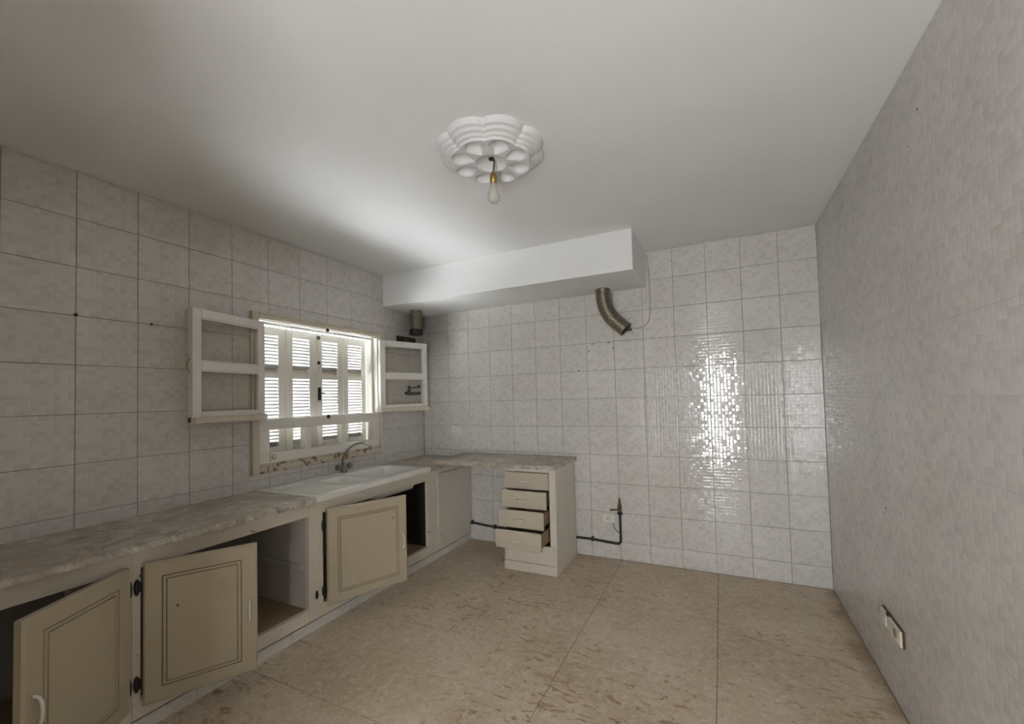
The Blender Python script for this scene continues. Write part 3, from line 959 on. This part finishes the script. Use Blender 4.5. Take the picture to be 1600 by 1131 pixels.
# ------------------------------------------------------------------ gas pipe and fittings
gp = thing('gas_pipe', 'black gas pipe along the foot of the back wall rising to a valve', 'pipe', (1.4, D - .02, 0.14))
yp = D - .020
pts = [(0.602, yp, .174), (0.70, yp, .164), (0.86, yp, .156), (1.25, yp, .156), (1.712, yp, .156), (1.855, yp, .155), (1.98, yp, .147), (2.075, yp, .143), (2.099, yp, .152), (2.107, yp, .180), (2.107, yp, .28), (2.106, yp, .405)]
obj('pipe_run', tube(bmesh.new(), smooth_path(pts, 5), .0105, 10), 'dark_iron', gp)
for x, z in ((0.602, .174), (0.865, .156), (1.855, .156)):
    bm = lathe(bmesh.new(), [(.018, -.010), (.019, 0.0), (.018, .010)], (x, yp, z), 'X', 12)
    box(bm, x - .008, x + .008, yp, D, z - .02, z + .02)
    obj('clamp', bm, 'dark_iron', gp)
obj('union_nut', lathe(bmesh.new(), [(.014, -.014), (.023, -.008), (.023, .008), (.014, .014)], (2.106, yp, .405), 'Z', 6), 'dark_iron', gp)
vb = obj('valve_body', lathe(bmesh.new(), [(.013, .415), (.017, .425), (.019, .45), (.017, .478), (.012, .485), (.010, .50), (.0085, .528), (.006, .535)], (2.105, yp, 0), 'Z', 14), 'rust', gp)
obj('lever', tube(bmesh.new(), [(2.105, yp - .016, .440), (2.07, yp - .020, .438), (2.028, yp - .020, .434)], lambda i: (.009, .007, .009)[i], 10), 'rust', vb)

def socket_plate(name, label, x0, x1, z0, z1, cx):
    s = thing(name, label, 'socket', ((x0 + x1) / 2, D, z0))
    bm = bx(x0, x1, D - .012, D, z0, z1, bev=.004)
    obj('plate', bm, 'plastic', s)
    zc = (z0 + z1) / 2
    bm = lathe(bmesh.new(), [(.021, 0.0), (.022, -.002), (.019, -.0035), (.016, -.001), (.001, -.0005)], (cx, D - .012, zc), 'Y', 18)
    obj('insert', bm, 'plastic', s)
    bm = lathe(bmesh.new(), [(.004, 0), (.004, -.003), (.002, -.009)], (cx, D - .012, zc + .011), 'Y', 8)
    for e in (-.009, .009):
        lathe(bm, [(.0035, 0), (.0035, -.0022), (.001, -.003)], (cx + e, D - .0115, zc - .004), 'Y', 8)
    obj('contact', bm, 'soot', s)
    return s
socket_plate('wall_socket', 'white wall socket low on the back wall beside the gas valve', 1.946, 2.064, .312, .388, 2.002)
socket_plate('wall_socket', 'white wall socket above the worktop near the corner', 0.366, 0.479, 1.074, 1.148, 0.412)
c = obj('thin_wire', tube(bmesh.new(), smooth_path([(2.045, D - .008, .313), (2.047, D - .010, .285), (2.065, D - .012, .258), (2.098, D - .016, .232)], 5), .003, 6), 'cord')
tag(c, 'thin brown wire from the low socket to the gas pipe', 'wire')

rs = thing('wall_socket', 'long ivory double socket plate on the right wall', 'socket', (W, 2.49, .31))
obj('backplate', bx(W - .008, W, 2.3625, 2.6235, .309, .3835, bev=.002), 'rust', rs)
obj('plate', bx(W - .016, W - .006, 2.366, 2.622, .309, .380, bev=.004), 'plastic', rs)
obj('rocker', bx(W - .020, W - .015, 2.530, 2.575, .320, .370, bev=.002), 'plastic', rs)
bm = lathe(bmesh.new(), [(.020, 0.0), (.021, -.003), (.017, -.004), (.014, -.001)], (W - .0155, 2.425, .345), 'X', 16)
obj('insert', bm, 'groove', rs)
obj('clip', bx(W - .022, W - .006, 2.500, 2.520, .380, .396, bev=.003), 'black', rs)

# hole of an old junction box above the right sash
jb = thing('junction_box', 'dark open junction box above the right window sash', 'box', (0, 3.44, 2.0))
bm = bmesh.new()
box(bm, 0.0, .012, 3.298, 3.306, 1.985, 2.086); box(bm, 0.0, .012, 3.572, 3.580, 1.985, 2.086)
box(bm, 0.0, .012, 3.306, 3.572, 2.078, 2.086); box(bm, 0.0, .012, 3.306, 3.572, 1.985, 1.993)
obj('rim', bm, 'soot', jb)
obj('recess', bx(0.0, .004, 3.306, 3.572, 1.993, 2.078), 'hole', jb)
obj('terminal', bx(0.004, .02, 3.40, 3.47, 2.02, 2.06, bev=.004), 'rust', jb)

# old wall tap seen through the lower right pane
wt = thing('wall_tap', 'old dark wall tap seen through the glass of the right sash', 'tap', (0, 3.49, 1.49))
bm = tube(bmesh.new(), smooth_path([(0.0, 3.42, 1.505), (.03, 3.42, 1.505), (.04, 3.45, 1.500), (.04, 3.52, 1.498), (.04, 3.60, 1.502)], 4), .016, 10)
obj('pipe_body', bm, 'soot', wt)
obj('valve', lathe(bmesh.new(), [(.022, 1.482), (.024, 1.50), (.020, 1.525), (.013, 1.54), (.013, 1.575), (.003, 1.58)], (.036, 3.435, 0), 'Z', 12), 'soot', wt)
obj('handle_bar', tube(bmesh.new(), [(.04, 3.43, 1.552), (.045, 3.50, 1.562), (.048, 3.57, 1.572)], lambda i: (.006, .006, .008)[i], 8), 'soot', wt)
obj('handle_knob', lathe(bmesh.new(), [(.004, -.016), (.015, -.010), (.017, 0), (.015, .010), (.004, .016)], (.048, 3.578, 1.572), 'Z', 12), 'soot', wt)
